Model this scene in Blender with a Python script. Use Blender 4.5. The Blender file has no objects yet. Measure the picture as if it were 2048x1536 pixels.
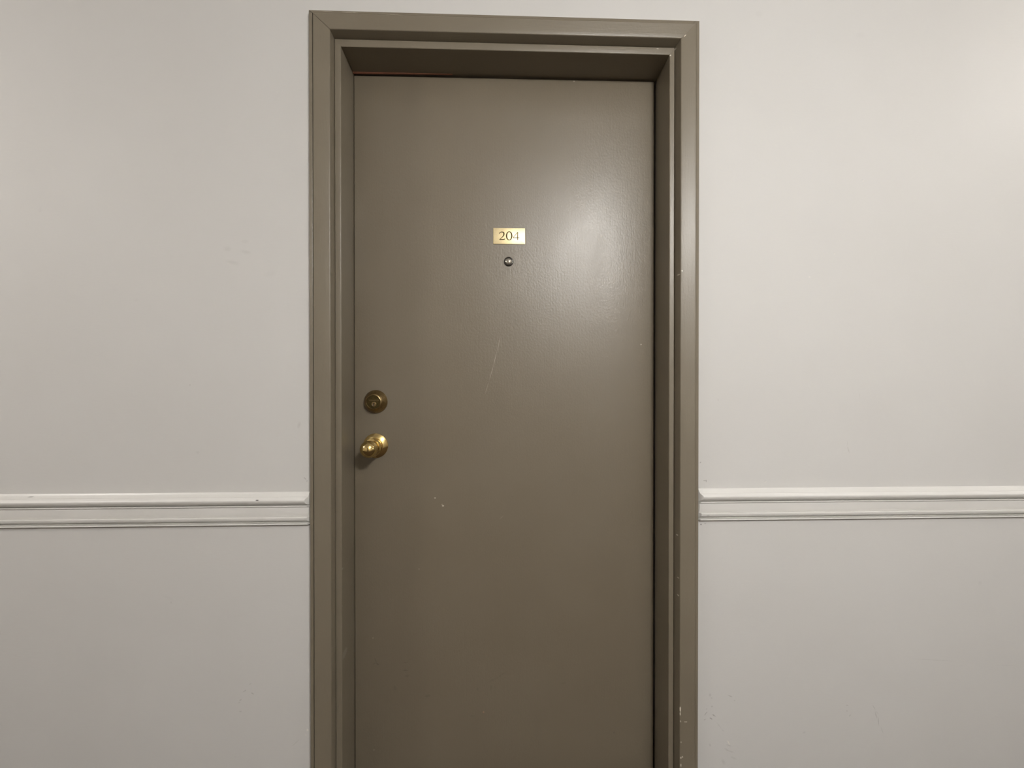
import bpy, bmesh, math
from mathutils import Vector, Matrix, Euler

# ------------------------------------------------------------------ camera, world, exposure
scene = bpy.context.scene
col = scene.collection
F_PX = 850.0                      # focal length in pixels of the 2048 x 1536 frame
CAM = Vector((0.0, -1.1635, 1.13))
YAW, PITCH = 0.0326, -0.0050
cd = bpy.data.cameras.new('camera')
cam = bpy.data.objects.new('camera', cd)
col.objects.link(cam)
cd.sensor_fit = 'HORIZONTAL'
cd.sensor_width = 36.0
cd.lens = F_PX / 2048.0 * 36.0
cd.clip_start = 0.02
cam.location = CAM
cam.rotation_euler = (math.pi / 2 + PITCH, 0.0, -YAW)
scene.camera = cam

world = bpy.data.worlds.new('corridor_world')
scene.world = world
world.use_nodes = True
world.node_tree.nodes['Background'].inputs[0].default_value = (0.05, 0.047, 0.043, 1)
world.node_tree.nodes['Background'].inputs[1].default_value = 1.0

vs = scene.view_settings
vs.view_transform = 'Standard'
vs.look = 'None'
vs.gamma = 1.0
vs.use_curve_mapping = False
vs.exposure = 0.0
scene.cycles.max_bounces = 8
scene.cycles.diffuse_bounces = 6
scene.cycles.glossy_bounces = 4
scene.cycles.caustics_reflective = False
scene.cycles.caustics_refractive = False

LAMP_COLOR = (1.0, 0.992, 0.965)
LAMP_POWER = 250.0               # radiance of a ceiling lamp's glass bowl

# ------------------------------------------------------------------ measured dimensions (metres)
CEIL = 2.40
FZ = -0.08                        # floor level
Y_OPP = -2.70                     # opposite wall of the corridor
X0, X1 = -4.2, 5.0                # corridor ends
CO_L, CO_R, CO_T = -0.5040, 0.5521, 2.1181   # casing outer
CI_L, CI_R, CI_T = -0.4467, 0.4992, 2.0684   # casing inner edge
SO_L, SO_R, SO_T = -0.4434, 0.4912, 2.0605   # jamb face, outer edge
J_L, J_R, J_T = -0.4271, 0.4779, 2.0417      # clear opening
Y_CAS, Y_STRIP, Y_DOOR = -0.018, 0.010, 0.1101

CM = Euler((math.pi / 2 + PITCH, 0, -YAW)).to_matrix()
def at(px, py, y):
    """World point on the plane Y = y under a pixel measured on the photograph."""
    d = CM @ Vector(((px - 1024) / F_PX, (768 - py) / F_PX, -1.0))
    return CAM + d * ((y - CAM.y) / d.y)

# ------------------------------------------------------------------ mesh helpers
def link(name, me, mat=None, parent=None, smooth=False, auto=None):
    o = bpy.data.objects.new(name, me)
    col.objects.link(o)
    if mat:
        me.materials.append(mat)
    if parent:
        o.parent = parent
    if smooth:
        for p in me.polygons:
            p.use_smooth = True
        if auto is not None:
            me.set_sharp_from_angle(angle=math.radians(auto))
    return o

def pydata(name, verts, faces):
    me = bpy.data.meshes.new(name)
    me.from_pydata([tuple(v) for v in verts], [], faces)
    bm = bmesh.new(); bm.from_mesh(me)
    bmesh.ops.remove_doubles(bm, verts=bm.verts, dist=1e-6)
    bmesh.ops.recalc_face_normals(bm, faces=bm.faces)
    bm.to_mesh(me); bm.free()
    return me

def empty(name, loc):
    o = bpy.data.objects.new(name, None)
    o.empty_display_size = 0.1
    col.objects.link(o)
    o.location = loc
    return o

def tag(o, label, cat, kind=None, group=None):
    o['label'] = label; o['category'] = cat
    if kind: o['kind'] = kind
    if group: o['group'] = group
    return o

def part_label(o, label):
    o['label'] = label
    return o

def box(name, lo, hi, mat, parent=None, bevel=0.0, seg=2):
    bm = bmesh.new()
    bmesh.ops.create_cube(bm, size=1.0)
    for v in bm.verts:
        v.co = Vector((lo[i] + (v.co[i] + .5) * (hi[i] - lo[i]) for i in range(3)))
    if bevel:
        bmesh.ops.bevel(bm, geom=list(bm.edges), offset=bevel, segments=seg, profile=0.5, affect='EDGES')
    me = bpy.data.meshes.new(name); bm.to_mesh(me); bm.free()
    return link(name, me, mat, parent, smooth=bool(bevel), auto=40)

def lathe(name, prof, mat, parent=None, n=64, center=(0, 0, 0), auto=35, axis='y'):
    """prof: list of (radius, outward distance); revolved about the axis that leaves the door face."""
    verts, faces = [], []
    m = len(prof)
    for r, h in prof:
        for k in range(n):
            a = 2 * math.pi * k / n
            c, s = r * math.cos(a), r * math.sin(a)
            verts.append((center[0] + c, center[1] - h, center[2] + s) if axis == 'y'
                         else (center[0] + c, center[1] + s, center[2] + h))
    for i in range(m - 1):
        for k in range(n):
            k2 = (k + 1) % n
            faces.append((i * n + k, i * n + k2, (i + 1) * n + k2, (i + 1) * n + k))
    faces.append(tuple(range(n)))
    faces.append(tuple((m - 1) * n + k for k in range(n)))
    return link(name, pydata(name, verts, faces), mat, parent, smooth=True, auto=auto)

def arc(cx, cy, r, a0, a1, n=5):
    return [(cx + r * math.cos(math.radians(a0 + (a1 - a0) * i / n)),
             cy + r * math.sin(math.radians(a0 + (a1 - a0) * i / n))) for i in range(n + 1)]

def rounded(pts, radii, n=4):
    """Round the corners of a closed polygon in 2-D."""
    out = []
    m = len(pts)
    for i, p in enumerate(pts):
        r = radii.get(i, 0)
        p = Vector(p)
        if r <= 0:
            out.append(tuple(p)); continue
        a = (Vector(pts[i - 1]) - p).normalized()
        b = (Vector(pts[(i + 1) % m]) - p).normalized()
        for k in range(n + 1):
            t = k / n
            out.append(tuple(p + a * r * (1 - t) ** 2 + b * r * t ** 2))
    return out

def loft(name, ring0, ring1, mat, parent=None, auto=38):
    """Solid between two matching closed rings of 3-D points."""
    m = len(ring0)
    faces = [(i, (i + 1) % m, m + (i + 1) % m, m + i) for i in range(m)]
    faces += [tuple(range(m)), tuple(range(m, 2 * m))]
    return link(name, pydata(name, list(ring0) + list(ring1), faces), mat, parent, smooth=True, auto=auto)

# ------------------------------------------------------------------ material helpers
def new_mat(name, base, rough=0.5, metal=0.0, spec=0.5):
    m = bpy.data.materials.new(name)
    m.use_nodes = True
    b = m.node_tree.nodes['Principled BSDF']
    b.inputs['Base Color'].default_value = (*base, 1)
    b.inputs['Roughness'].default_value = rough
    b.inputs['Metallic'].default_value = metal
    b.inputs['Specular IOR Level'].default_value = spec
    return m, m.node_tree, b

def node(nt, t, **kw):
    n = nt.nodes.new(t)
    for k, v in kw.items():
        setattr(n, k, v)
    return n

def noise(nt, vec, scale, detail=3.0, rough=0.5, stretch=None):
    if stretch:
        mp = node(nt, 'ShaderNodeMapping')
        mp.inputs['Scale'].default_value = stretch
        nt.links.new(vec, mp.inputs['Vector'])
        vec = mp.outputs[0]
    n = node(nt, 'ShaderNodeTexNoise')
    n.inputs['Scale'].default_value = scale
    n.inputs['Detail'].default_value = detail
    n.inputs['Roughness'].default_value = rough
    nt.links.new(vec, n.inputs['Vector'])
    return n.outputs['Fac']

def maprange(nt, val, a, b, c, d, smooth=False):
    n = node(nt, 'ShaderNodeMapRange')
    if smooth:
        n.interpolation_type = 'SMOOTHSTEP'
    for i, x in enumerate((a, b, c, d)):
        n.inputs[i + 1].default_value = x
    nt.links.new(val, n.inputs[0])
    return n.outputs[0]

def math_node(nt, op, a, b):
    n = node(nt, 'ShaderNodeMath', operation=op)
    for i, x in enumerate((a, b)):
        if isinstance(x, (int, float)):
            n.inputs[i].default_value = x
        else:
            nt.links.new(x, n.inputs[i])
    return n.outputs[0]

def mix_color(nt, fac, a, b):
    n = node(nt, 'ShaderNodeMix', data_type='RGBA')
    for i, x in ((0, fac), (6, a), (7, b)):
        if isinstance(x, tuple):
            n.inputs[i].default_value = (*x, 1)
        elif isinstance(x, (int, float)):
            n.inputs[i].default_value = x
        else:
            nt.links.new(x, n.inputs[i])
    return n.outputs[2]

def bump(nt, bsdf, height, strength, dist, prev=None):
    n = node(nt, 'ShaderNodeBump')
    n.inputs['Strength'].default_value = strength
    n.inputs['Distance'].default_value = dist
    nt.links.new(height, n.inputs['Height'])
    if prev:
        nt.links.new(prev, n.inputs['Normal'])
    nt.links.new(n.outputs[0], bsdf.inputs['Normal'])
    return n.outputs[0]

def marks_mask(nt, coord, marks, wobble=0.0012, hard=False):
    """Wear marks and painted highlight strokes: soft ellipses (px, py, length px, width px, angle, strength, plane y)."""
    nz = node(nt, 'ShaderNodeTexNoise')
    nz.inputs['Scale'].default_value = 220
    nz.inputs['Detail'].default_value = 2
    nt.links.new(coord, nz.inputs['Vector'])
    sub = node(nt, 'ShaderNodeVectorMath', operation='SUBTRACT')
    nt.links.new(nz.outputs['Color'], sub.inputs[0]); sub.inputs[1].default_value = (.5, .5, .5)
    sc = node(nt, 'ShaderNodeVectorMath', operation='SCALE')
    nt.links.new(sub.outputs[0], sc.inputs[0]); sc.inputs['Scale'].default_value = wobble * 2
    ad = node(nt, 'ShaderNodeVectorMath', operation='ADD')
    nt.links.new(coord, ad.inputs[0]); nt.links.new(sc.outputs[0], ad.inputs[1])
    v = ad.outputs[0]
    acc = None
    for (px, py, ln, wd, ang, st, y) in marks:
        p = at(px, py, y)
        s = (y - CAM.y) / F_PX
        mp = node(nt, 'ShaderNodeMapping', vector_type='TEXTURE')
        mp.inputs['Location'].default_value = p
        mp.inputs['Rotation'].default_value = (0, -math.radians(ang), 0)
        mp.inputs['Scale'].default_value = (ln * s / 2, 0.03, wd * s / 2)
        nt.links.new(v, mp.inputs['Vector'])
        le = node(nt, 'ShaderNodeVectorMath', operation='LENGTH')
        nt.links.new(mp.outputs[0], le.inputs[0])
        f = maprange(nt, le.outputs['Value'], *((0.55, 0.95) if hard else (0.25, 1.15)), st, 0.0, True)
        acc = f if acc is None else math_node(nt, 'MAXIMUM', acc, f)
    return acc

def objcoord(nt):
    return node(nt, 'ShaderNodeTexCoord').outputs['Object']

# ------------------------------------------------------------------ wear marks, plus painted highlight strokes on the frame: (px, py, length, width, angle, strength, plane)
W = 0.0
WALL_DARK = [
        (455, 498, 18, 12, 0, .07, W), (492, 504, 26, 9, -10, .09, W), (465, 525, 34, 9, -12, .08, W),
        (490, 483, 16, 9, 0, .06, W), (540, 548, 34, 16, 20, .035, W), (272, 600, 14, 6, 0, .04, W),
        (598, 850, 16, 8, 72, .12, W), (610, 957, 9, 3, -50, .30, W), (614, 962, 5, 3, 80, .25, W),
        (395, 905, 9, 6, 0, .09, W), (380, 770, 5, 5, 0, .14, W), (80, 420, 12, 8, 80, .04, W),
        (500.5, 1368, 7, 2.5, 30, .22, W), (489, 1382, 10, 2.8, 35, .25, W), (505, 1387, 8, 4, -40, .26, W),
        (481, 1400, 8, 3, 35, .22, W), (478, 1405, 6, 2.5, 20, .20, W), (481, 1423, 7, 3, 0, .22, W),
        (342, 1205, 4, 4, 0, .15, W), (591, 1486, 22, 1.8, 42, .16, W), (335, 1195, 30, 6, -20, .03, W),
        (1402, 1049, 4.5, 4, 0, .75, W), (1410.6, 1047, 4.5, 3, 10, .35, W), (1409.5, 961, 8, 2.6, 0, .35, W),
        (1412.5, 962, 6, 2.6, 90, .5, W), (1400.8, 925, 5, 3, 60, .5, W),
        (1868, 1320, 100, 1.8, -4.5, .14, W), (2010, 1331, 60, 1.5, -2, .07, W),
        (1748, 1415, 14, 2.4, -60, .22, W), (1752, 1430, 18, 2.4, -72, .26, W), (1757, 1443, 20, 2.6, -86, .26, W),
        (1764, 1460, 18, 2.0, -68, .16, W), (1754, 1425, 12, 2.0, -45, .14, W),
        (1694, 1411, 7, 3, 0, .22, W), (1694, 1422, 6, 3, 0, .22, W), (1700, 1431, 7, 3, 40, .22, W),
        (1608, 1465, 9, 4, 20, .13, W), (1960, 1166, 10, 10, 60, .06, W),
        (1460, 1392, 13, 2.2, -24, .36, W), (1469, 1401, 4, 3, 0, .18, W), (1420, 1390, 6, 8, 0, .18, W),
        (1423, 1396, 5, 4, 0, .16, W), (1424, 1413, 5, 4, 0, .26, W), (1411.6, 1427, 12, 2.4, 52, .38, W),
        (1413, 1418, 5, 2.4, 50, .2, W), (1428, 1431, 11, 2.6, -34, .46, W), (1422, 1437, 8, 3.2, -32, .50, W),
        (1409.6, 1439, 6, 3, 25, .24, W), (1438, 1451, 18, 1.8, -52, .18, W), (1446, 1461, 10, 2, -40, .14, W),
        (1458, 1491, 14, 2.4, -22, .24, W), (1454, 1500, 16, 4, -35, .16, W), (1462, 1503, 16, 4, -20, .13, W),
        (1420, 1490, 5, 8, 30, .16, W), (1467, 1516, 16, 5, -25, .11, W), (1447, 1524, 8, 16, 30, .12, W),
        (1697, 900, 17, 3, -72, .16, W), (1695, 886, 14, 2, 80, .09, W), (1719, 791, 12, 2, 85, .08, W),
        (1725, 360, 4, 4, 0, .08, W), (1668, 506, 4, 4, 0, .07, W), (1436, 800, 4, 4, 0, .10, W),
        (1530, 962, 6, 2, 10, .15, W), (1720, 70, 26, 14, 10, .03, W), (1518, 28, 18, 16, 10, .035, W),
    ]
WALL_LIGHT = [
        (1457, 1485, 13, 2.2, -62, .7, W), (615, 1460, 5, 5, 0, .6, W), (1619, 554, 5, 4, 0, .35, W),
        (1531, 964, 6, 1.6, 10, .35, W), (612, 1470, 4, 3, 0, .4, W), (1669, 508, 4, 3, 0, .3, W), (1726, 362, 4, 3, 0, .3, W),
    ]
D = Y_DOOR
DOOR_LIGHT = [
        (997, 690, 34, 1.8, 79, .22, D), (990, 718, 36, 1.8, 77, .30, D), (983, 745, 36, 1.8, 74, .28, D),
        (974, 776, 32, 1.6, 73, .20, D), (870, 996, 3.4, 3.4, 0, .95, D), (886, 1011.5, 5, 4, 0, 1.0, D),
        (884, 1009, 3, 2, 30, .5, D), (1282, 689, 4, 3, 0, .5, D), (1148, 162.5, 4, 3, 0, .6, D),
        (838, 1138, 3, 3, 0, .3, D), (746, 1276, 3, 3, 0, .3, D), (748, 1500, 3, 3, 0, .35, D),
        (1003, 1035, 14, 2, 40, .10, D), (965, 520, 2, 60, 0, .06, D), (972, 450, 2, 50, 0, .06, D),
    ]
DOOR_DARK = [
        (751, 1321, 14, 2.4, -70, .35, D), (755, 1328, 10, 3, -30, .40, D), (749, 1327, 9, 2.4, 30, .3, D),
        (811, 1340.5, 13, 2.4, 0, .40, D), (812, 1325, 16, 1.8, 5, .22, D), (814, 1352, 10, 6, 20, .2, D),
        (855, 1392, 14, 6, 10, .22, D), (790, 1376, 8, 14, 30, .16, D), (1003, 1350, 30, 4, 35, .16, D),
        (985, 1360, 20, 5, 20, .14, D), (982, 1375, 6, 12, 0, .14, D), (955, 1378, 5, 10, 0, .2, D),
        (1228, 1465, 6, 3, 45, .35, D), (1227, 400, 4, 40, -10, .10, D), (945, 1432, 12, 3, 0, .25, D),
        (1125, 1367, 16, 5, 10, .13, D), (1200, 430, 5, 30, 10, .06, D), (992, 620, 3, 30, -20, .14, D),
    ]
DOOR_RED = [(967, 1424, 4.5, 4, 0, .6, D)]
K, S = Y_CAS, Y_STRIP
FRAME_LIGHT = [
        (1362, 1421, 3, 14, 0, 1, K), (1361.8, 1430, 2.4, 9, 0, .9, K), (1372, 1445.3, 8, 2, 5, .9, K),
        (1362.5, 1445, 3, 5, 0, .6, K), (1363, 1518, 4, 5, 0, .8, K), (1366, 1516, 3, 4, 0, .8, K),
        (1363, 1533, 3, 8, 0, .8, K), (1359, 1074, 3, 4, 0, .9, K), (1360, 1159.5, 2.5, 3, 0, .8, K),
        (1360, 1195, 3, 4, 0, .8, K), (1363.4, 1487, 3, 5, 0, .45, K), (1371, 69.5, 8, 2, 42, 1, K),
        (1365.5, 541, 4, 3, 0, .8, K), (1361, 547, 4, 4, 0, .7, K), (1398.6, 1408, 3, 9, 10, .65, -.004),
        (1398.8, 1418, 3, 7, 10, .6, -.004), (1360.5, 82, 3, 4, 0, .7, .0),
        (1349.8, 99, 4, 3, 0, 1, S), (1341, 110.5, 4, 3.4, 0, 1, S), (1315, 98, 6, 2, 2, .5, S),
        (684.6, 1139, 2.4, 12, 0, .5, S), (685.5, 1213, 4, 6, 0, .8, S), (686, 875, 3, 8, 0, .3, S),
        (700, 24, 40, 1.6, -2, .35, K), (655, 22, 26, 1.6, -2, .25, K), (780, 28, 60, 1.4, -2, .2, K),  # highlight along the head casing's ridge, painted in as pale strokes
        (690, 1310, 3, 30, 5, .12, .03),
    ]
FRAME_DARK = [
        (685, 846, 2.6, 7, 0, .75, S), (659.5, 548, 3, 12, 0, .2, K), (1390, 43, 12, 1.8, 42, .55, K),
    ]
R = -.012
RAIL_DARK = [(515.5, 1000.2, 8, 2.6, 0, 1.0, R), (56, 995.2, 14, 2.0, 4, .6, R), (2046, 988, 8, 3, 0, .3, R),
            (1417, 1031.5, 9, 1.8, 0, .35, R)]

# ------------------------------------------------------------------ materials
def marked(o, build, marks):
    """Cut an object's mesh along a coarse grid; each cell gets the same paint plus only the marks that fall in it."""
    me = o.data
    xs = [X * .16 for X in range(-11, 12)]
    zs = [Z * .16 for Z in range(0, 15)]
    bm = bmesh.new(); bm.from_mesh(me)
    x_min, x_max = min(v.co.x for v in bm.verts), max(v.co.x for v in bm.verts)
    for x in xs:
        if x_min < x < x_max:
            bmesh.ops.bisect_plane(bm, geom=bm.verts[:] + bm.edges[:] + bm.faces[:], plane_co=(x, 0, 0), plane_no=(1, 0, 0))
    for z in zs:
        bmesh.ops.bisect_plane(bm, geom=bm.verts[:] + bm.edges[:] + bm.faces[:], plane_co=(0, 0, z), plane_no=(0, 0, 1))
    key_of = []
    bm.faces.ensure_lookup_table()
    placed = []
    for li, group in enumerate(marks):
        for mi, mk in enumerate(group):
            p = at(mk[0], mk[1], mk[6]); r = max(mk[2], mk[3]) * .5 * (mk[6] - CAM.y) / F_PX * 1.2 + .003
            placed.append(((li, mi), p.x, p.z, r, mk[6]))
    mats = {}
    for f in bm.faces:
        lo = [min(v.co[i] for v in f.verts) for i in range(3)]
        hi = [max(v.co[i] for v in f.verts) for i in range(3)]
        key = tuple(k for k, x, z, r, y in placed if lo[0] - r < x < hi[0] + r and lo[2] - r < z < hi[2] + r
                    and lo[1] - .012 < y < hi[1] + .012)
        if key not in mats:
            sub = [[g[mi] for mi in range(len(g)) if (li, mi) in key] for li, g in enumerate(marks)]
            if key not in MARK_CACHE.setdefault(build.__name__, {}):
                MARK_CACHE[build.__name__][key] = build(*sub)
            me.materials.append(MARK_CACHE[build.__name__][key])
            mats[key] = len(me.materials) - 1
        f.material_index = mats[key]
    bm.to_mesh(me); bm.free()
    return o
MARK_CACHE = {}

def wall_material(dark, light):
    m, nt, b = new_mat('wall_paint', (0.60, 0.588, 0.568), 0.6, 0, 0.4)
    c = objcoord(nt)
    n1 = noise(nt, c, 3.0, 2)
    n2 = noise(nt, c, 130, 2, 0.5, (0.35, 1, 1.6))
    base = mix_color(nt, maprange(nt, n1, .3, .7, 0, 1), (0.590, 0.578, 0.560), (0.603, 0.592, 0.576))
    if dark:
        wob = noise(nt, c, 380, 2)
        dm = math_node(nt, 'MULTIPLY', marks_mask(nt, c, dark), maprange(nt, wob, .3, .6, .55, 1.15))
        base = mix_color(nt, dm, base, (0.12, 0.105, 0.095))
    if light:
        base = mix_color(nt, marks_mask(nt, c, light), base, (0.80, 0.76, 0.68))
    nt.links.new(base, b.inputs['Base Color'])
    bump(nt, b, n2, 0.22, 0.0006)
    return m

def paint_bump(nt, b, c, peel, brush, fine=260, along=(1.0, 1.0, 0.045)):
    n1 = noise(nt, c, 190, 2, 0.55, (1.0, 1.0, 0.75))
    p = bump(nt, b, n1, peel, 0.0007)
    n2 = noise(nt, c, fine, 3, 0.6, along)
    bump(nt, b, n2, brush, 0.0007, p)

def door_material(light, dark, red):
    m, nt, b = new_mat('door_paint', (0.17, 0.146, 0.115), 0.37, 0, 0.62)
    c = objcoord(nt)
    base = mix_color(nt, maprange(nt, noise(nt, c, 4, 3), .3, .7, 0, 1), (0.168, 0.139, 0.098), (0.178, 0.149, 0.107))
    if light:
        base = mix_color(nt, marks_mask(nt, c, light, .0006), base, (0.62, 0.57, 0.48))
    if dark:
        base = mix_color(nt, marks_mask(nt, c, dark), base, (0.055, 0.045, 0.035))
    if red:
        base = mix_color(nt, marks_mask(nt, c, red), base, (0.42, 0.24, 0.17))
    nt.links.new(base, b.inputs['Base Color'])
    r = maprange(nt, noise(nt, c, 9, 3, .5, (1.2, 1, .5)), .3, .7, .345, .395)
    nt.links.new(r, b.inputs['Roughness'])
    paint_bump(nt, b, c, 0.50, 0.22)
    return m

def frame_material(light, dark, along=(1.0, 1.0, 0.045)):
    m, nt, b = new_mat('frame_paint', (0.17, 0.146, 0.115), 0.37, 0, 0.5)
    c = objcoord(nt)
    base = mix_color(nt, maprange(nt, noise(nt, c, 5, 3), .3, .7, 0, 1), (0.178, 0.150, 0.109), (0.189, 0.161, 0.118))
    if light:
        base = mix_color(nt, marks_mask(nt, c, light, .0011, True), base, (0.70, 0.65, 0.55))
    if dark:
        base = mix_color(nt, marks_mask(nt, c, dark, .0006), base, (0.03, 0.025, 0.02))
    nt.links.new(base, b.inputs['Base Color'])
    paint_bump(nt, b, c, 0.24, 0.42, 480, along)
    return m

def head_material(light, dark):
    return frame_material(light, dark, (0.045, 1.0, 1.0))         # brushed along the head

def rail_material(dark):
    m, nt, b = new_mat('rail_paint', (0.74, 0.71, 0.675), 0.33, 0, 0.5)
    c = objcoord(nt)
    base = mix_color(nt, maprange(nt, noise(nt, c, 6, 3), .3, .7, 0, 1), (0.67, 0.655, 0.63), (0.69, 0.677, 0.655))
    if dark:
        base = mix_color(nt, marks_mask(nt, c, dark, .0003), base, (0.045, 0.035, 0.03))
    nt.links.new(base, b.inputs['Base Color'])
    bump(nt, b, noise(nt, c, 120, 2, .5, (.06, 1, 1)), 0.12, 0.0006)
    return m

def brass(name, base, rough, var=0.0, scale=120, aniso=None):
    m, nt, b = new_mat(name, base, rough, 1.0)
    c = objcoord(nt)
    n = noise(nt, c, scale, 4)
    dk = tuple(x * (1 - var) for x in base)
    nt.links.new(mix_color(nt, maprange(nt, n, .35, .65, 0, 1), dk, base), b.inputs['Base Color'])
    nt.links.new(maprange(nt, n, .3, .7, rough * 1.15, rough * .9), b.inputs['Roughness'])
    if aniso:
        bump(nt, b, noise(nt, c, 900, 2, .5, aniso), 0.10, 0.0003)
    return m

def plain(name, base, rough, metal=0.0, spec=0.5, scale=60, var=.05):
    m, nt, b = new_mat(name, base, rough, metal, spec)
    n = noise(nt, objcoord(nt), scale, 3)
    nt.links.new(mix_color(nt, n, tuple(x * (1 - var) for x in base), tuple(min(1, x * (1 + var)) for x in base)), b.inputs['Base Color'])
    return m

M_PLAIN_WALL = plain('plain_wall_paint', (0.60, 0.568, 0.53), .5)
M_CEIL = plain('ceiling_paint', (0.74, 0.73, 0.715), .7)
M_CARPET = plain('carpet', (0.065, 0.048, 0.038), .95, 0, .1, 300, .3)
M_OPP = plain('opposite_door_paint', (0.17, 0.146, 0.115), .4)
M_BRASS = brass('polished_brass', (0.80, 0.60, 0.26), .13, .12, 60)
M_AGED = brass('tarnished_brass', (0.40, 0.29, 0.14), .30, .30, 160)
M_FACE = brass('dark_brass', (0.13, 0.098, 0.040), .32, .35, 200)
M_PLATE = brass('brushed_brass', (0.88, 0.74, 0.45), .50, .05, 300, (1, 1, .04))
M_INK = plain('engraved_fill', (0.075, 0.055, 0.02), .8, 0, .1)
M_STEEL = plain('worn_steel', (0.50, 0.48, 0.45), .25, 1.0)
M_DARKMETAL = plain('blackened_metal', (0.10, 0.092, 0.085), .3, 1.0)
M_BLACK = plain('keyway_black', (0.01, 0.009, 0.008), .6)
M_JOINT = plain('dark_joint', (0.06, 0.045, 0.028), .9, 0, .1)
M_RAWWOOD = plain('bare_reddish_wood', (0.46, 0.22, 0.155), .7, 0, .2, 80, .2)
M_LENS, _nt, _b = new_mat('peephole_glass', (0.55, 0.52, 0.48), .06, 0.0, 0.8)
_b.inputs['Metallic'].default_value = 0.75
_nt.links.new(mix_color(_nt, noise(_nt, objcoord(_nt), 240, 2), (0.16, 0.15, 0.13), (0.78, 0.72, 0.62)), _b.inputs['Base Color'])

M_SHADE = bpy.data.materials.new('lit_glass_bowl')
M_SHADE.use_nodes = True
_nt = M_SHADE.node_tree
_nt.nodes.clear()
_e = node(_nt, 'ShaderNodeEmission')
_o = node(_nt, 'ShaderNodeOutputMaterial')
_e.inputs[0].default_value = (*LAMP_COLOR, 1)
_e.inputs[1].default_value = LAMP_POWER
_nt.links.new(_e.outputs[0], _o.inputs[0])

M_DIM = M_SHADE.copy()               # weaker, warmer glow for lamps further along
M_DIM.name = 'dimmer_glass_bowl'
M_DIM.node_tree.nodes['Emission'].inputs[1].default_value = LAMP_POWER * 0.45
M_DIM.node_tree.nodes['Emission'].inputs[0].default_value = (1.0, 0.955, 0.90, 1)

M_FAINT = M_DIM.copy()
M_FAINT.name = 'faint_glass_bowl'
M_FAINT.node_tree.nodes['Emission'].inputs[1].default_value = LAMP_POWER * 0.16

# ------------------------------------------------------------------ room shell
def wall_with_opening(name, y0, y1, xa, xb, zt, mat):
    o = [(X0, FZ), (xa, FZ), (xa, zt), (xb, zt), (xb, FZ), (X1, FZ), (X1, CEIL), (X0, CEIL)]
    me = bpy.data.meshes.new(name)
    quads = [(0, 1, 2, 7), (7, 2, 3, 6), (3, 4, 5, 6)]
    v = [(x, y0, z) for x, z in o] + [(x, y1, z) for x, z in o]
    f = list(quads) + [tuple(i + 8 for i in q) for q in quads] + [(i, (i + 1) % 8, 8 + (i + 1) % 8, 8 + i) for i in range(8)]
    return link(name, pydata(name, v, f), mat)

w = wall_with_opening('wall_back', 0.0, 0.16, SO_L - .03, SO_R + .03, SO_T + .03, None)
marked(w, wall_material, [WALL_DARK, WALL_LIGHT])
tag(w, 'pale greige painted corridor wall around the dark door, scuffed near the bottom', 'wall', 'structure')
fl = box('floor', (X0, Y_OPP, FZ - .05), (X1, 0.40, FZ), M_CARPET)
tag(fl, 'dark brown carpeted corridor floor', 'floor', 'structure')
ce = box('ceiling', (X0, Y_OPP, CEIL), (X1, 0.16, CEIL + .05), M_CEIL)
tag(ce, 'plain white painted corridor ceiling', 'ceiling', 'structure')
wo = box('wall_front', (X0, Y_OPP - .1, FZ), (X1, Y_OPP, CEIL), M_PLAIN_WALL)
tag(wo, 'pale greige wall across the corridor from the door', 'wall', 'structure')
wl = box('wall_left', (X0 - .1, Y_OPP, FZ), (X0, 0.16, CEIL), M_PLAIN_WALL)
tag(wl, 'pale greige end wall of the corridor on the doorknob side', 'wall', 'structure')
wr = box('wall_right', (X1, Y_OPP, FZ), (X1 + .1, 0.16, CEIL), M_PLAIN_WALL)
tag(wr, 'pale greige end wall of the corridor on the hinge side', 'wall', 'structure')

# ------------------------------------------------------------------ door frame: casing boards and jambs
frame = tag(empty('trim_1', ((CO_L + CO_R) / 2, 0, FZ)),
            'olive brown painted door casing and stepped jamb around the door numbered 204', 'door frame', 'structure')
def unparent_offset(o):
    o.matrix_parent_inverse = Matrix.Translation(o.parent.location).inverted()
    return o

def paint_frame(o):
    return marked(unparent_offset(o), head_material if 'head' in o.name else frame_material, [FRAME_LIGHT, FRAME_DARK])

def casing_profile(groove):
    """Closed list of (t, y): t runs 0 at the inner edge to 1 at the outer edge; t < 0 marks the jamb line.
    The board is thinner at its inner edge, as milled casings are."""
    yi = Y_CAS + .0046
    p = [(-1, 0.016), (-1, 0.0155)]
    p += [(0.0, yi + .0030), (0.003, yi + .0019), (0.010, yi + .0009), (0.020, yi + .0002), (0.034, yi - .0003), (0.050, yi - .0006)]
    p += [(.735, Y_CAS), (.750, Y_CAS + .0006), (.757, Y_CAS + groove), (.788, Y_CAS + groove), (.795, Y_CAS + .0012), (.81, Y_CAS + .0007)]
    p += [(.93, Y_CAS + .0018), (.965, Y_CAS + .0042), (.99, Y_CAS + .0090), (1.0, Y_CAS + .0135), (1.0, 0.0), (.5, 0.0), (.5, .016)]
    return p

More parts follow.
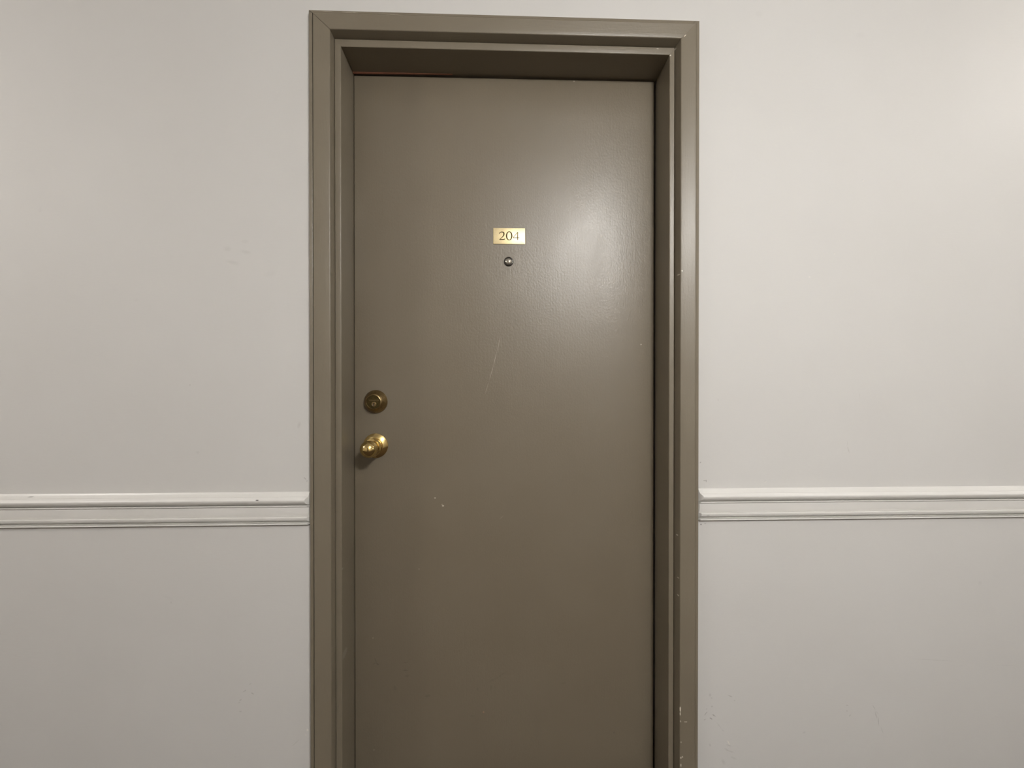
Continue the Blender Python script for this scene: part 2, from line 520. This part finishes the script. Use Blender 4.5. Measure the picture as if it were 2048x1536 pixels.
def lin(a, b, t):
    return a + (b - a) * t
def side_casing(left, groove, gap):
    ci, co, so = (CI_L, CO_L, SO_L) if left else (CI_R, CO_R, SO_R)
    bot, top = [], []
    for t, y in casing_profile(groove):
        x = so if t < 0 else lin(ci, co, t)
        z = SO_T if t < 0 else lin(CI_T, CO_T, t)
        bot.append((x, y, FZ)); top.append((x, y, z - gap))
    return paint_frame(loft('casing_side', bot, top, None, frame))
def head_casing(groove):
    a, b = [], []
    for t, y in casing_profile(groove):
        if t < 0:
            a.append((SO_L, y, SO_T)); b.append((SO_R, y, SO_T))
        else:
            z = lin(CI_T, CO_T, t)
            a.append((lin(CI_L, CO_L, t), y, z)); b.append((lin(CI_R, CO_R, t), y, z))
    return paint_frame(loft('casing_head', a, b, None, frame))
side_casing(True, 0.007, 0.0011)
side_casing(False, 0.0016, 0.0002)
head_casing(0.0010)

JB = 0.160
def jamb_ring(so, j, sgn, z):
    back = so + sgn * .030
    pts = rounded([(back, JB), (back, 0.017), (so, 0.017), (so, Y_STRIP - .0012), (j, Y_STRIP + .0006), (j, JB)], {3: .0018, 4: .0024})
    if z < J_T:
        return [(x, y, z) for x, y in pts]
    return [(x, y, J_T + min(max((x - j) / (so - j), 0.0), 1.0) * (SO_T - J_T)) for x, y in pts]   # mitred top
paint_frame(loft('jamb_side', jamb_ring(SO_L, J_L, -1, FZ), jamb_ring(SO_L, J_L, -1, J_T), None, frame))
paint_frame(loft('jamb_side', jamb_ring(SO_R, J_R, 1, FZ), jamb_ring(SO_R, J_R, 1, J_T), None, frame))
def head_ring(x, out):
    pts = rounded([(SO_T + .03, JB), (SO_T + .03, 0.017), (SO_T, 0.017), (SO_T, Y_STRIP - .0012), (J_T, Y_STRIP + .0006), (J_T, JB)], {3: .0018, 4: .0024})
    return [(x + out * (z - J_T) if z <= SO_T else x + out * (SO_T - J_T), y, z) for z, y in pts]
paint_frame(loft('jamb_head', head_ring(J_L, -(J_L - SO_L) / (SO_T - J_T)), head_ring(J_R, (SO_R - J_R) / (SO_T - J_T)), None, frame))
# sliver of bare wood showing in the gap over the door's latch side
xa, xb = J_L + .0005, at(905, 150, Y_DOOR).x
ys, ye = Y_DOOR - .006, Y_DOOR - .0015
r0 = [(xa, ys, J_T - .0001), (xa, ye, J_T - .0001), (xa, ye, J_T - .0038), (xa, ys, J_T - .0038)]
r1 = [(xb, ys, J_T - .0001), (xb, ye, J_T - .0001), (xb, ye, J_T - .0004), (xb, ys, J_T - .0004)]
part_label(unparent_offset(loft('bare_wood_strip', r0, r1, M_RAWWOOD, frame)), 'thin reddish strip of unpainted wood')

# ------------------------------------------------------------------ door
door = tag(empty('door_1', ((J_L + J_R) / 2, Y_DOOR, FZ)),
           'flat olive brown apartment door numbered 204 with brass knob and deadbolt', 'door', 'structure')
DX = (J_L + J_R) / 2
def put(o):
    """Mesh built in world coordinates, kept there under its parent."""
    if o.parent is door:               # parts of parts already stand in world coordinates
        o.matrix_parent_inverse = Matrix.Translation((DX, Y_DOOR, FZ)).inverted()
    return o
bm = bmesh.new()
bmesh.ops.create_cube(bm, size=1.0)
dl, dr = J_L + .0016, J_R - .0062
for v in bm.verts:
    x = dl if v.co.x < 0 else dr
    y = Y_DOOR if v.co.y < 0 else Y_DOOR + .044
    z = FZ + 0.006 if v.co.z < 0 else (J_T - .0070 if v.co.x < 0 else J_T - .0042)
    v.co = (x, y, z)
bmesh.ops.bevel(bm, geom=list(bm.edges), offset=.0022, segments=4, profile=.5, affect='EDGES')
me = bpy.data.meshes.new('door_leaf'); bm.to_mesh(me); bm.free()
leaf = put(link('door_leaf', me, None, door, smooth=True, auto=35))
marked(leaf, door_material, [DOOR_LIGHT, DOOR_DARK, DOOR_RED])

# number plate -------------------------------------------------------------
pa, pb = at(986.6, 488.3, Y_DOOR), at(1050.0, 457.0, Y_DOOR)
PY = Y_DOOR - .0022
plate = put(box('number_plate', (pa.x, PY, pa.z), (pb.x, Y_DOOR, pb.z), M_PLATE, door, .0004))
part_label(plate, 'small brushed brass plate engraved 204')
def ribbon(name, strokes, mat, parent, y0, y1):
    """strokes: lists of (x, z, width, pen angle or None); each becomes a flat strip with thickness."""
    verts, faces = [], []
    for st in strokes:
        n = len(st)
        base = len(verts)
        for i, (x, z, wd) in enumerate(st):
            a = Vector(st[max(i - 1, 0)][:2]); b = Vector(st[min(i + 1, n - 1)][:2])
            d = (b - a).normalized()
            nx, nz = -d.y * wd / 2, d.x * wd / 2
            for yy in (y0, y1):
                verts.append((x + nx, yy, z + nz)); verts.append((x - nx, yy, z - nz))
        for i in range(n - 1):
            q, r = base + 4 * i, base + 4 * (i + 1)
            faces += [(q, q + 1, r + 1, r), (q + 2, r + 2, r + 3, q + 3), (q, r, r + 2, q + 2), (q + 1, q + 3, r + 3, r + 1)]
        faces += [(base, base + 2, base + 3, base + 1), (base + 4 * n - 4, base + 4 * n - 3, base + 4 * n - 1, base + 4 * n - 2)]
    me = bpy.data.meshes.new(name)
    me.from_pydata(verts, [], faces)
    return link(name, me, mat, parent)
def smooth_pts(ctrl, n=10):
    """Catmull-Rom through (x, z, width)."""
    out = []
    c = [ctrl[0]] + list(ctrl) + [ctrl[-1]]
    for i in range(1, len(c) - 2):
        for k in range(n):
            t = k / n
            out.append(tuple(0.5 * (2 * c[i][j] + (c[i + 1][j] - c[i - 1][j]) * t
                       + (2 * c[i - 1][j] - 5 * c[i][j] + 4 * c[i + 1][j] - c[i + 2][j]) * t * t
                       + (3 * c[i][j] - c[i - 1][j] - 3 * c[i + 1][j] + c[i + 2][j]) * t ** 3) for j in range(3)))
    out.append(ctrl[-1])
    return out
S26 = 26.95
def digit(strokes):
    """Pixel crop coordinates (26.95x, origin 980,450) to metres on the plate."""
    out = []
    for st in strokes:
        row = []
        for u, v, wd in st:
            p = at(980 + u / S26, 450 + v / S26, PY)
            row.append((p.x, p.z, wd / S26 * (PY - CAM.y) / F_PX))
        out.append(row)
    return out
two = [smooth_pts([(488, 478, 22), (525, 425, 30), (590, 385, 34), (650, 378, 42), (715, 400, 62), (748, 455, 72), (745, 520, 70), (715, 590, 52), (660, 655, 36), (590, 720, 30), (518, 778, 26)]),
       [(505, 782, 36), (600, 779, 42), (720, 777, 44), (770, 775, 40), (790, 758, 34), (806, 715, 14)]]
zero = [smooth_pts([(1035 + (166 - 24) * math.sin(a) , 585 - 222 * math.cos(a), 34 + 34 * abs(math.sin(a)) ** 1.3) for a in [2 * math.pi * k / 24 for k in range(25)]], 3)]
four = [[(1500, 378, 20), (1498, 395, 30), (1490, 470, 42), (1488, 560, 44), (1488, 690, 46), (1486, 800, 50)],
        [(1496, 388, 26), (1430, 465, 28), (1350, 560, 27), (1290, 632, 26), (1245, 688, 24)],
        [(1240, 690, 24), (1300, 688, 32), (1420, 688, 32), (1540, 688, 32), (1588, 686, 28)]]
for g in (two, zero, four):
    put(ribbon('numeral', digit(g), M_INK, plate, PY - .00045, PY + .0002))

# peephole ------------------------------------------------------------------
pc = at(1017.3, 523.3, Y_DOOR)
PC = (pc.x, Y_DOOR, pc.z)
peep = put(lathe('peephole', [(.0142, 0), (.0142, .0018), (.0136, .0030), (.0125, .0038), (.0112, .0040), (.0106, .0034), (.0104, .0014)], M_DARKMETAL, door, 48, PC))
part_label(peep, 'round door viewer with dark metal rim')
lens_prof = [(.0102, .0014)] + [(.0102 * math.cos(math.radians(a)), .0014 + .0046 * math.sin(math.radians(a))) for a in range(8, 88, 8)] + [(.0003, .0060)]
put(lathe('lens', lens_prof, M_LENS, peep, 40, PC))

# deadbolt --------------------------------------------------------------------
dc = at(751.8, 803.2, Y_DOOR)
DC = (dc.x, Y_DOOR, dc.z)
bolt = put(lathe('deadbolt', [(.0345, 0), (.0345, .0030), (.0338, .0050), (.0318, .0095), (.0275, .0180), (.0235, .0232), (.0216, .0250), (.0205, .0254), (.0200, .0250), (.0198, .0222)], M_AGED, door, 72, DC))
part_label(bolt, 'round tarnished brass deadbolt')
put(lathe('lock_face', [(.0196, .0200), (.0196, .0226), (.0190, .0232), (.0002, .0232)], M_FACE, bolt, 56, DC))
KC = (dc.x + .0006, Y_DOOR, dc.z - .0066)
put(lathe('key_plug', [(.0068, .0230), (.0068, .0246), (.0062, .0250), (.0054, .0250), (.0052, .0244), (.0002, .0244)], M_AGED, bolt, 36, KC))
kx, ky, kz = KC
def flat_shape(name, pts, y0, y1, mat, parent):
    return put(loft(name, [(x, y0, z) for x, z in pts], [(x, y1, z) for x, z in pts], mat, parent))
flat_shape('keyway', [(kx - .0006, kz + .0042), (kx + .0010, kz + .0042), (kx + .0012, kz + .0014), (kx + .0004, kz + .0006), (kx + .0013, kz - .0012), (kx + .0008, kz - .0042), (kx - .0007, kz - .0042), (kx - .0004, kz - .001), (kx - .0012, kz + .0004)],
           Y_DOOR - .0240, Y_DOOR - .0247, M_BLACK, bolt)
flat_shape('plug_wear', [(kx - .0046, kz - .0012), (kx - .0030, kz - .0008), (kx - .0014, kz - .0026), (kx - .0014, kz - .0044), (kx - .0034, kz - .0038)],
           Y_DOOR - .0240, Y_DOOR - .02475, M_STEEL, bolt)
cu = bpy.data.curves.new('lettering', 'FONT')
cu.body = 'WESLOCK'
cu.align_x = 'CENTER'; cu.size = .0054; cu.extrude = .00025
tmp = bpy.data.objects.new('tmp_lettering', cu)
col.objects.link(tmp)
dg = bpy.context.evaluated_depsgraph_get()
tme = bpy.data.meshes.new_from_object(tmp.evaluated_get(dg))
bpy.data.objects.remove(tmp)
tme.transform(Matrix.Translation((dc.x + .0004, Y_DOOR - .0233, dc.z + .0030)) @ Matrix.Rotation(math.pi / 2, 4, 'X') @ Matrix.Diagonal((1.22, 1, 1, 1)))
tme.name = 'lettering'
put(link('lettering', tme, M_AGED, bolt))

# door knob ---------------------------------------------------------------------
kc = at(751.6, 891.2, Y_DOOR)
KN = (kc.x, Y_DOOR, kc.z)
R = .0243; HC = .0680          # ball radius and distance of its centre from the door
ball = [(.0232, .0385), (.0238, .0400)]
for i in range(0, 31):
    a = math.radians(-52 + 142 * i / 30)
    ball.append((max(R * math.cos(a), .0002), HC + R * 0.94 * math.sin(a)))
ball = [(.0148, .0395), (.0148, .0480)] + ball[2:]
knob = put(lathe('door_knob', ball, M_BRASS, door, 96, KN, 60))
part_label(knob, 'round polished brass knob')
put(lathe('knob_rose', [(.0366, 0), (.0366, .0024), (.0362, .0034), (.0354, .0040), (.0238, .0104), (.0230, .0106), (.0215, .0100)], M_BRASS, knob, 96, KN, 20))
put(lathe('knob_neck', [(.0210, .0090), (.0222, .0140), (.0240, .0230), (.0254, .0310), (.0258, .0345), (.0256, .0372), (.0246, .0388), (.0190, .0402), (.0145, .0404)], M_BRASS, knob, 96, KN, 35))

# ------------------------------------------------------------------ chair rails
ZT, ZB = 0.8335, 0.7443
H = ZT - ZB
def rail_profile():
    p = [(0.0, ZT)]
    k = H / 0.0895
    def a(proj, down):
        p.append((proj, ZT - down * k))
    a(.0016, .0002); a(.0030, .0020); a(.0046, .0060); a(.0066, .0112); a(.0068, .0118); a(.0066, .0124)
    for i in range(1, 6):                         # bold roll: swells, then curls under
        t = i / 5
        a(.0066 + .0088 * math.sin(math.pi / 2 * t), .0124 + .0076 * t)
    for i in range(1, 11):
        t = i / 10
        a(.0030 + .0124 * (.6 * math.sqrt(1 - t * t) + .4 * (1 - t * t)), .0200 + .0142 * t)
    a(.0006, .0344); a(.0006, .0354); a(.0080, .0356); a(.0086, .0361); a(.0086, .0383); a(.0006, .0388); a(.0006, .0398)
    for i in range(0, 11):                        # broad soft band, rounding under at its foot
        t = i / 10
        a(.0030 + .0030 * (1.0 if t < .5 else math.sqrt(1 - ((t - .5) / .52) ** 2)), .0400 + .0258 * t)
    a(.0030, .0664); a(.0090, .0666); a(.0104, .0676)
    for i in range(1, 9):
        t = i / 8
        a(.0028 + .0076 * math.sqrt(1 - t * t), .0676 + .0116 * t)
    a(.0004, .0796); a(.0004, .0803); a(.0040, .0805); a(.0040, .0820); a(.0004, .0824); a(.0004, .0836); a(.0076, .0838); a(.0084, .0844); a(.0084, .0866); a(.0078, .0872); a(.0008, .0876)
    p.append((0.0, ZB))
    return p
PROF = rail_profile()
def rail(name, xa, xb, cut_a, cut_b, label):
    ra = [(xa + (pr * .72 if cut_a else 0), -pr - (.0004 if pr > 0 else 0), z) for pr, z in PROF]
    rb = [(xb - (pr * .72 if cut_b else 0), -pr - (.0004 if pr > 0 else 0), z) for pr, z in PROF]
    o = tag(marked(loft(name, ra, rb, None, None, 30), rail_material, [RAIL_DARK]), label, 'chair rail', 'structure')
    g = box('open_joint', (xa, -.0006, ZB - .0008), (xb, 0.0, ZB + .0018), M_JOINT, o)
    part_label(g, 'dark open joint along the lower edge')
    return o
rail('trim_2', X0, CO_L - .0012, False, True, 'off white moulded chair rail on the wall on the doorknob side of the door')
rail('trim_3', CO_R + .0012, X1, True, False, 'off white moulded chair rail on the wall on the hinge side of the door')

# ------------------------------------------------------------------ across the corridor: door and ceiling lamps
d2 = tag(empty('door_2', (-0.30, Y_OPP, FZ)), 'olive brown door facing the door numbered 204', 'door', 'structure')
def put2(o):
    o.matrix_parent_inverse = Matrix.Translation((-0.30, Y_OPP, FZ)).inverted()
    return o
put2(box('door_leaf', (-.75, Y_OPP, FZ + .006), (.15, Y_OPP + .012, 2.04), M_OPP, d2, .001))
put2(box('casing_side', (-.82, Y_OPP, FZ), (-.755, Y_OPP + .02, 2.11), M_OPP, d2, .002))
put2(box('casing_side', (.155, Y_OPP, FZ), (.22, Y_OPP + .02, 2.11), M_OPP, d2, .002))
put2(box('casing_head', (-.755, Y_OPP, 2.045), (.155, Y_OPP + .02, 2.11), M_OPP, d2, .002))

def ceiling_lamp(x, y, label, glass, size=1.0):
    t = tag(empty('ceiling_lamp', (x, y, CEIL)), label, 'ceiling lamp', None, 'ceiling lamps along the corridor')
    k = size
    lathe('rose', [(.062 * k, 0), (.062 * k, -.010), (.052 * k, -.018), (.012 * k, -.022), (.012 * k, -.137 * k)], M_BRASS, t, 32, (0, 0, 0), 35, 'z')
    z = -.135 * k
    lathe('rim', [(.012 * k, z), (.100 * k, z), (.126 * k, z - .010 * k), (.126 * k, z - .018 * k), (.118 * k, z - .020 * k)], M_BRASS, t, 40, (0, 0, 0), 35, 'z')
    lathe('glass_bowl', [(r * k, z + h * k) for r, h in ((.118, -.016), (.124, -.050), (.118, -.090), (.096, -.124), (.060, -.146), (.020, -.155), (.002, -.156))], glass, t, 40, (0, 0, 0), 60, 'z')
    return t
ceiling_lamp(0.745, -2.00, 'lit round glass ceiling lamp across from the hinge side of the door', M_SHADE)
ceiling_lamp(4.40, -2.00, 'lit round glass ceiling lamp further along past the hinge side of the door', M_FAINT)
ceiling_lamp(-2.60, -1.20, 'lit round glass ceiling lamp further along past the doorknob side of the door', M_DIM)
ceiling_lamp(2.10, -0.45, 'small lit glass ceiling lamp close to the wall past the hinge side of the door', M_FAINT, 0.66)
